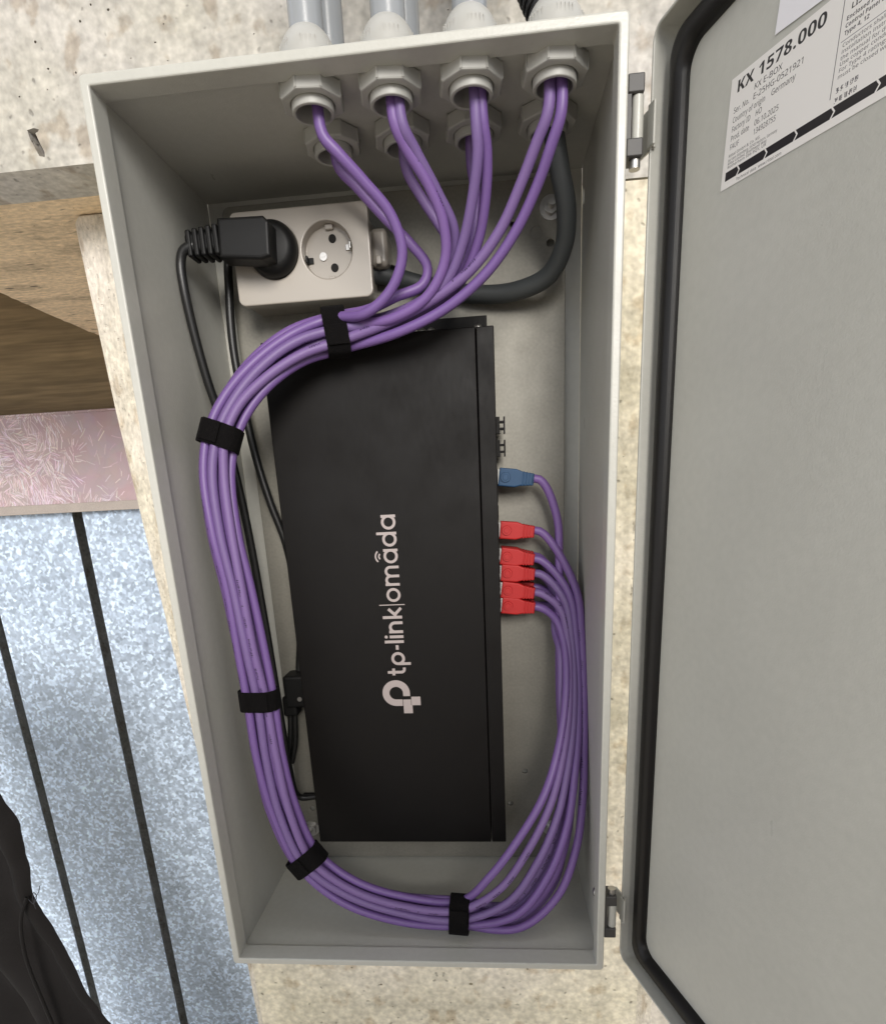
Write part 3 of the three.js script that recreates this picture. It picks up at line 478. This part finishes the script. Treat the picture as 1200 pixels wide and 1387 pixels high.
// violet jacket with a faint line of dark printing along it
{
  const c = document.createElement('canvas'); c.width = 2048; c.height = 64; const x = c.getContext('2d');
  x.fillStyle = '#fff'; x.fillRect(0, 0, 2048, 64); x.fillStyle = 'rgba(45,28,62,0.75)';
  for (let q = 60; q < 900;) { if (rnd() < 0.12) { q += rr(30, 60); continue; } const w = rr(2, 5); x.fillRect(q, 28 + rr(-1, 1), w, rr(3, 7)); if (rnd() < 0.5) x.fillRect(q, 28, w + 2, 1.6); q += w + rr(3, 6); }
  const t = new THREE.CanvasTexture(c); t.colorSpace = THREE.SRGBColorSpace; t.wrapS = t.wrapT = THREE.RepeatWrapping; T.jacket = t;
}
const jackets = [0, 1, 2, 3].map((k) => { const t = T.jacket.clone(); t.repeat.set(3.5, 1); t.offset.set(k * 0.23, k * 0.29 + 0.05); t.needsUpdate = true; return M({ color: lin(0.146 + 0.012 * (k % 2), 0.080 + 0.005 * k, 0.238 + 0.012 * ((k + 1) % 3)), map: t, roughness: 0.46 + 0.03 * k }); });

function bootGeo() {                                        // boot along +x from the plug, wide across y, latch hood on the face
  const s = poly([[0.0035, -0.0068], [0.0165, -0.0068], [0.0215, -0.0052], [0.0305, -0.0043], [0.0305, 0.0043], [0.0215, 0.0052], [0.0165, 0.0068], [0.0035, 0.0068]]);
  const g = [metric(ext(s, 0.0095, 0.0011, 3).translate(0, 0, -0.00475))];
  for (let k = 0; k < 4; k++) g.push(box(0.0012, 0.0110 - k * 0.0006, 0.0104 - k * 0.0003, 0.0222 + k * 0.0023, 0, 0, 0.0005));
  return merge(g);
}
const bootG = bootGeo(), hoodG = merge([cyl(0.0040, 0.0016, 0.0086, 0, 0.0051, 'z', 28, 0.0036), cyl(0.0024, 0.0010, 0.0086, 0, 0.0060, 'z', 24, 0.0021)]), plugG = box(0.0085, 0.0112, 0.0078, -0.0002, 0, 0, 0.0004);
const cableDefs = [                                    // gland, place in the bundle, port, label
  ['f1', 1, 0, 'red2', 'violet network cable alone in the front leftmost gland'],
  ['f2', 0.5, -0.87, 'low1', 'violet network cable, brighter front one in the second front gland from left'],
  ['f3', 0, 0, 'red3', 'violet network cable, left one in the third front gland from left'],
  ['f4', -1, 0, 'red4', 'violet network cable, left of the pair in the front right gland'],
  ['f4b', -1.5, -0.87, 'red5', 'violet network cable, right of the pair in the front right gland, inner edge of bundle'],
  ['b1', 1.5, -0.87, 'red1', 'violet network cable from the back left gland, passing under the others'],
  ['f2b', -1, -1.73, 'low4', 'violet network cable, shaded right one in the second front gland from left'],
  ['b2', 1, -1.73, 'low2', 'violet network cable from the second back gland, deep in the bundle'],
  ['f3b', -0.5, -0.87, 'low3', 'violet network cable, right one in the third front gland from left'],
  ['b3', 0, -1.73, 'blue', 'violet network cable from the third back gland, ending in the blue plug'],
];
const portY = { red1: 0.0345, red2: 0.0135, red3: -0.0009, red4: -0.0150, red5: -0.0286, blue: 0.0769, low1: 0.0128, low2: -0.0014, low3: -0.0150, low4: -0.0280 };
cableDefs.forEach(([gk, su, tu, ok, label], n) => {
  const o = thing('network_cable', label, 'network cable', [0, 0, 0], 'violet network cables in one bundle');
  const gi = +gk[1] - 1, gz = gk[0] === 'f' ? GZ[0] : GZ[1], first = V(IN[gk][0]);
  const pts = [new THREE.Vector3(GX[gi] + (first.x - GX[gi]) * 0.75, 0.300, gz + 0.001)];
  for (const q of IN[gk]) pts.push(V(q));
  for (let i = 0; i < MID.length; i++) pts.push(slotPoint(i, su, tu));
  for (const q of OUT[ok]) pts.push(V(q));
  const z = ok.startsWith('low') ? -0.1368 : -0.1213, y = portY[ok], last = pts[pts.length - 1];
  const tilt = clamp((last.y - y + 0.012) * 10) * 0.1 - 0.12;
  const conn = part('plug_boot', bootG, ok === 'blue' ? mat.blue : mat.red, o, ok === 'blue' ? 'blue strain relief boot' : 'red strain relief boot');
  conn.position.set(0.0752, y, z); conn.rotation.z = ok === 'blue' ? -0.13 : -0.16 + 0.03 * (n % 3); conn.scale.setScalar(1.05);
  part('latch_hood', hoodG, conn.material, conn); part('clear_plug', plugG, mat.clear, conn);
  const inside = new THREE.Vector3(0.024, 0, 0).applyEuler(conn.rotation).multiplyScalar(1.05).add(conn.position), near = new THREE.Vector3(0.036, 0, 0).applyEuler(conn.rotation).multiplyScalar(1.05).add(conn.position);
  pts.pop(); if (ok !== 'blue') { /* ends in the boot */ } else pts.pop();
  pts.push(near, inside);
  part('jacket', tube(pts, D / 2, 330, 14), jackets[n % 4], o);
});

// mains cable
{
  const o = thing('mains_cable', 'thick dark grey mains cable curving from the back right gland to the socket', 'cable');
  part('sheath', tube([[117, 300, -76.5], [119.6, 281.4, -76.5], [122.9, 266.8, -80], [128.3, 248.5, -89], [128.3, 230.8, -102], [118.9, 217.2, -117], [96, 212.1, -130], [65, 214.1, -138], [27.8, 222.8, -140], [-4, 231.6, -136], [-14, 233, -135]].map(V), 0.0066, 160, 18), mat.sheath, o);
  part('cut_marking', tube([[-2, 232, -137.2], [1, 231.2, -137.6]].map(V), 0.0071, 6, 18), mat.plug, o);
}
// hook-and-loop straps
[[0, 'black strap round the bundle just under the socket', -0.22], [4, 'black strap round the bundle at the upper left bend', 0], [9, 'black strap round the bundle beside the black appliance connector', -0.06], [12, 'black strap round the bundle at the lower left bend', 0.05], [15, 'black strap round the bundle at the cabinet bottom', 0]].forEach(([i, label, lean], n) => {
  const o = thing('cable_strap', label, 'cable strap', [0, 0, 0], 'straps round the violet bundle');
  const { p, out, up } = frameAt(i), W = 3 * 0.00675 * MW[i] + D + 0.0042, Hh = 1.73 * 0.0068 + D + 0.0036;
  const s = rrect(W, Hh, 0.0092, 0, 0); s.holes.push(rrect(W - 0.0028, Hh - 0.0028, 0.0079, 0, 0, THREE.Path));
  const g = ext(s, 0.0165, 0.0005, 2, 14).translate(0, 0, -0.00825);
  const pos = g.attributes.position; for (let q = 0; q < pos.count; q++) { const x = pos.getX(q), y = pos.getY(q), z = pos.getZ(q); pos.setXYZ(q, x + 0.0006 * fbm(y * 150, z * 150, n), y + 0.0006 * fbm(x * 150, z * 150, n + 3), z + 0.0012 * fbm(x * 70, y * 70, n + 9)); }
  g.computeVertexNormals();
  const band = part('band', metric(g), mat.velcro, o);
  const m = new THREE.Matrix4().makeBasis(out, up, new THREE.Vector3().crossVectors(out, up));
  o.quaternion.setFromRotationMatrix(m); o.rotateY(lean); o.position.copy(p).addScaledVector(up, -0.87 * 0.0068 - 0.0003);
  const tl = part('tail', box(0.0130, 0.0016, 0.0150, 0, 0, 0.0006, 0.0006), mat.velcro, o);   // loose end lying on the band
  tl.position.set((n % 2 ? 1 : -1) * (W / 2 - 0.0115), Hh / 2 + 0.0007, 0); tl.rotation.z = n % 2 ? -0.05 : 0.06;
});
// small black tie on the plate beside the switch
tag(part('cable_tie', merge([box(0.024, 0.006, 0.004, -0.114, -0.2235, -0.1430, 0.001)]), mat.plug, scene), 'small black tie on the plate left of the switch bottom', 'cable tie').name = numbered('cable_tie');

// conduits above the cabinet
{
  const pipeG = (r) => metric(new THREE.CylinderGeometry(r, r, 0.9, 40).translate(0, 0.45, 0));
  const f = pipeG(0.0098), b = pipeG(0.0098);
  [['front', 0, 'pale grey conduit standing on the leftmost white gland cap'], ['front', 1, 'pale grey conduit standing on the second white gland cap'], ['front', 2, 'pale grey conduit standing on the third white gland cap'], ['back', 0, 'rear conduit partly behind the leftmost pale conduit'], ['back', 1, 'rear conduit partly behind the second pale conduit'], ['back', 2, 'rear conduit partly behind the third pale conduit']].forEach(([row, i, label]) => {
    const o = tag(part('conduit', row === 'front' ? f : b, mat.conduit, scene), label, 'conduit', 'conduits above the cabinet');
    o.name = numbered('conduit'); o.position.set(GX[i] + (row === 'front' ? [0.0003, 0.001, 0.0004][i] : [0.003, 0.005, -0.001][i]), 0.318, row === 'front' ? GZ[0] : GZ[1]);
  });
  const o = thing('corrugated_hose', 'black corrugated hose bending out of the right gland cap', 'hose');
  const path = new THREE.CatmullRomCurve3([[117, 314, -36], [111, 325, -37], [105, 338, -39], [99, 360, -44], [95, 395, -52], [93, 460, -60]].map(V), false, 'centripetal');
  part('hose', new THREE.TubeGeometry(path, 120, 0.0100, 20), mat.blackHose, o);
  const L = path.getLength(), ring = new THREE.TorusGeometry(0.0104, 0.0010, 8, 24), n = Math.floor(L / 0.0034);
  const rings = []; for (let k = 0; k < n; k++) { const t = k / n, g = ring.clone(), q = new THREE.Quaternion().setFromUnitVectors(new THREE.Vector3(0, 0, 1), path.getTangentAt(t)); g.applyQuaternion(q); const p = path.getPointAt(t); g.translate(p.x, p.y, p.z); rings.push(g); }
  const rg = part('ribs', merge(rings.map(metric)), mat.blackHose, o); rg.userData.kind = 'stuff';
}

renderer.render(scene, camera);
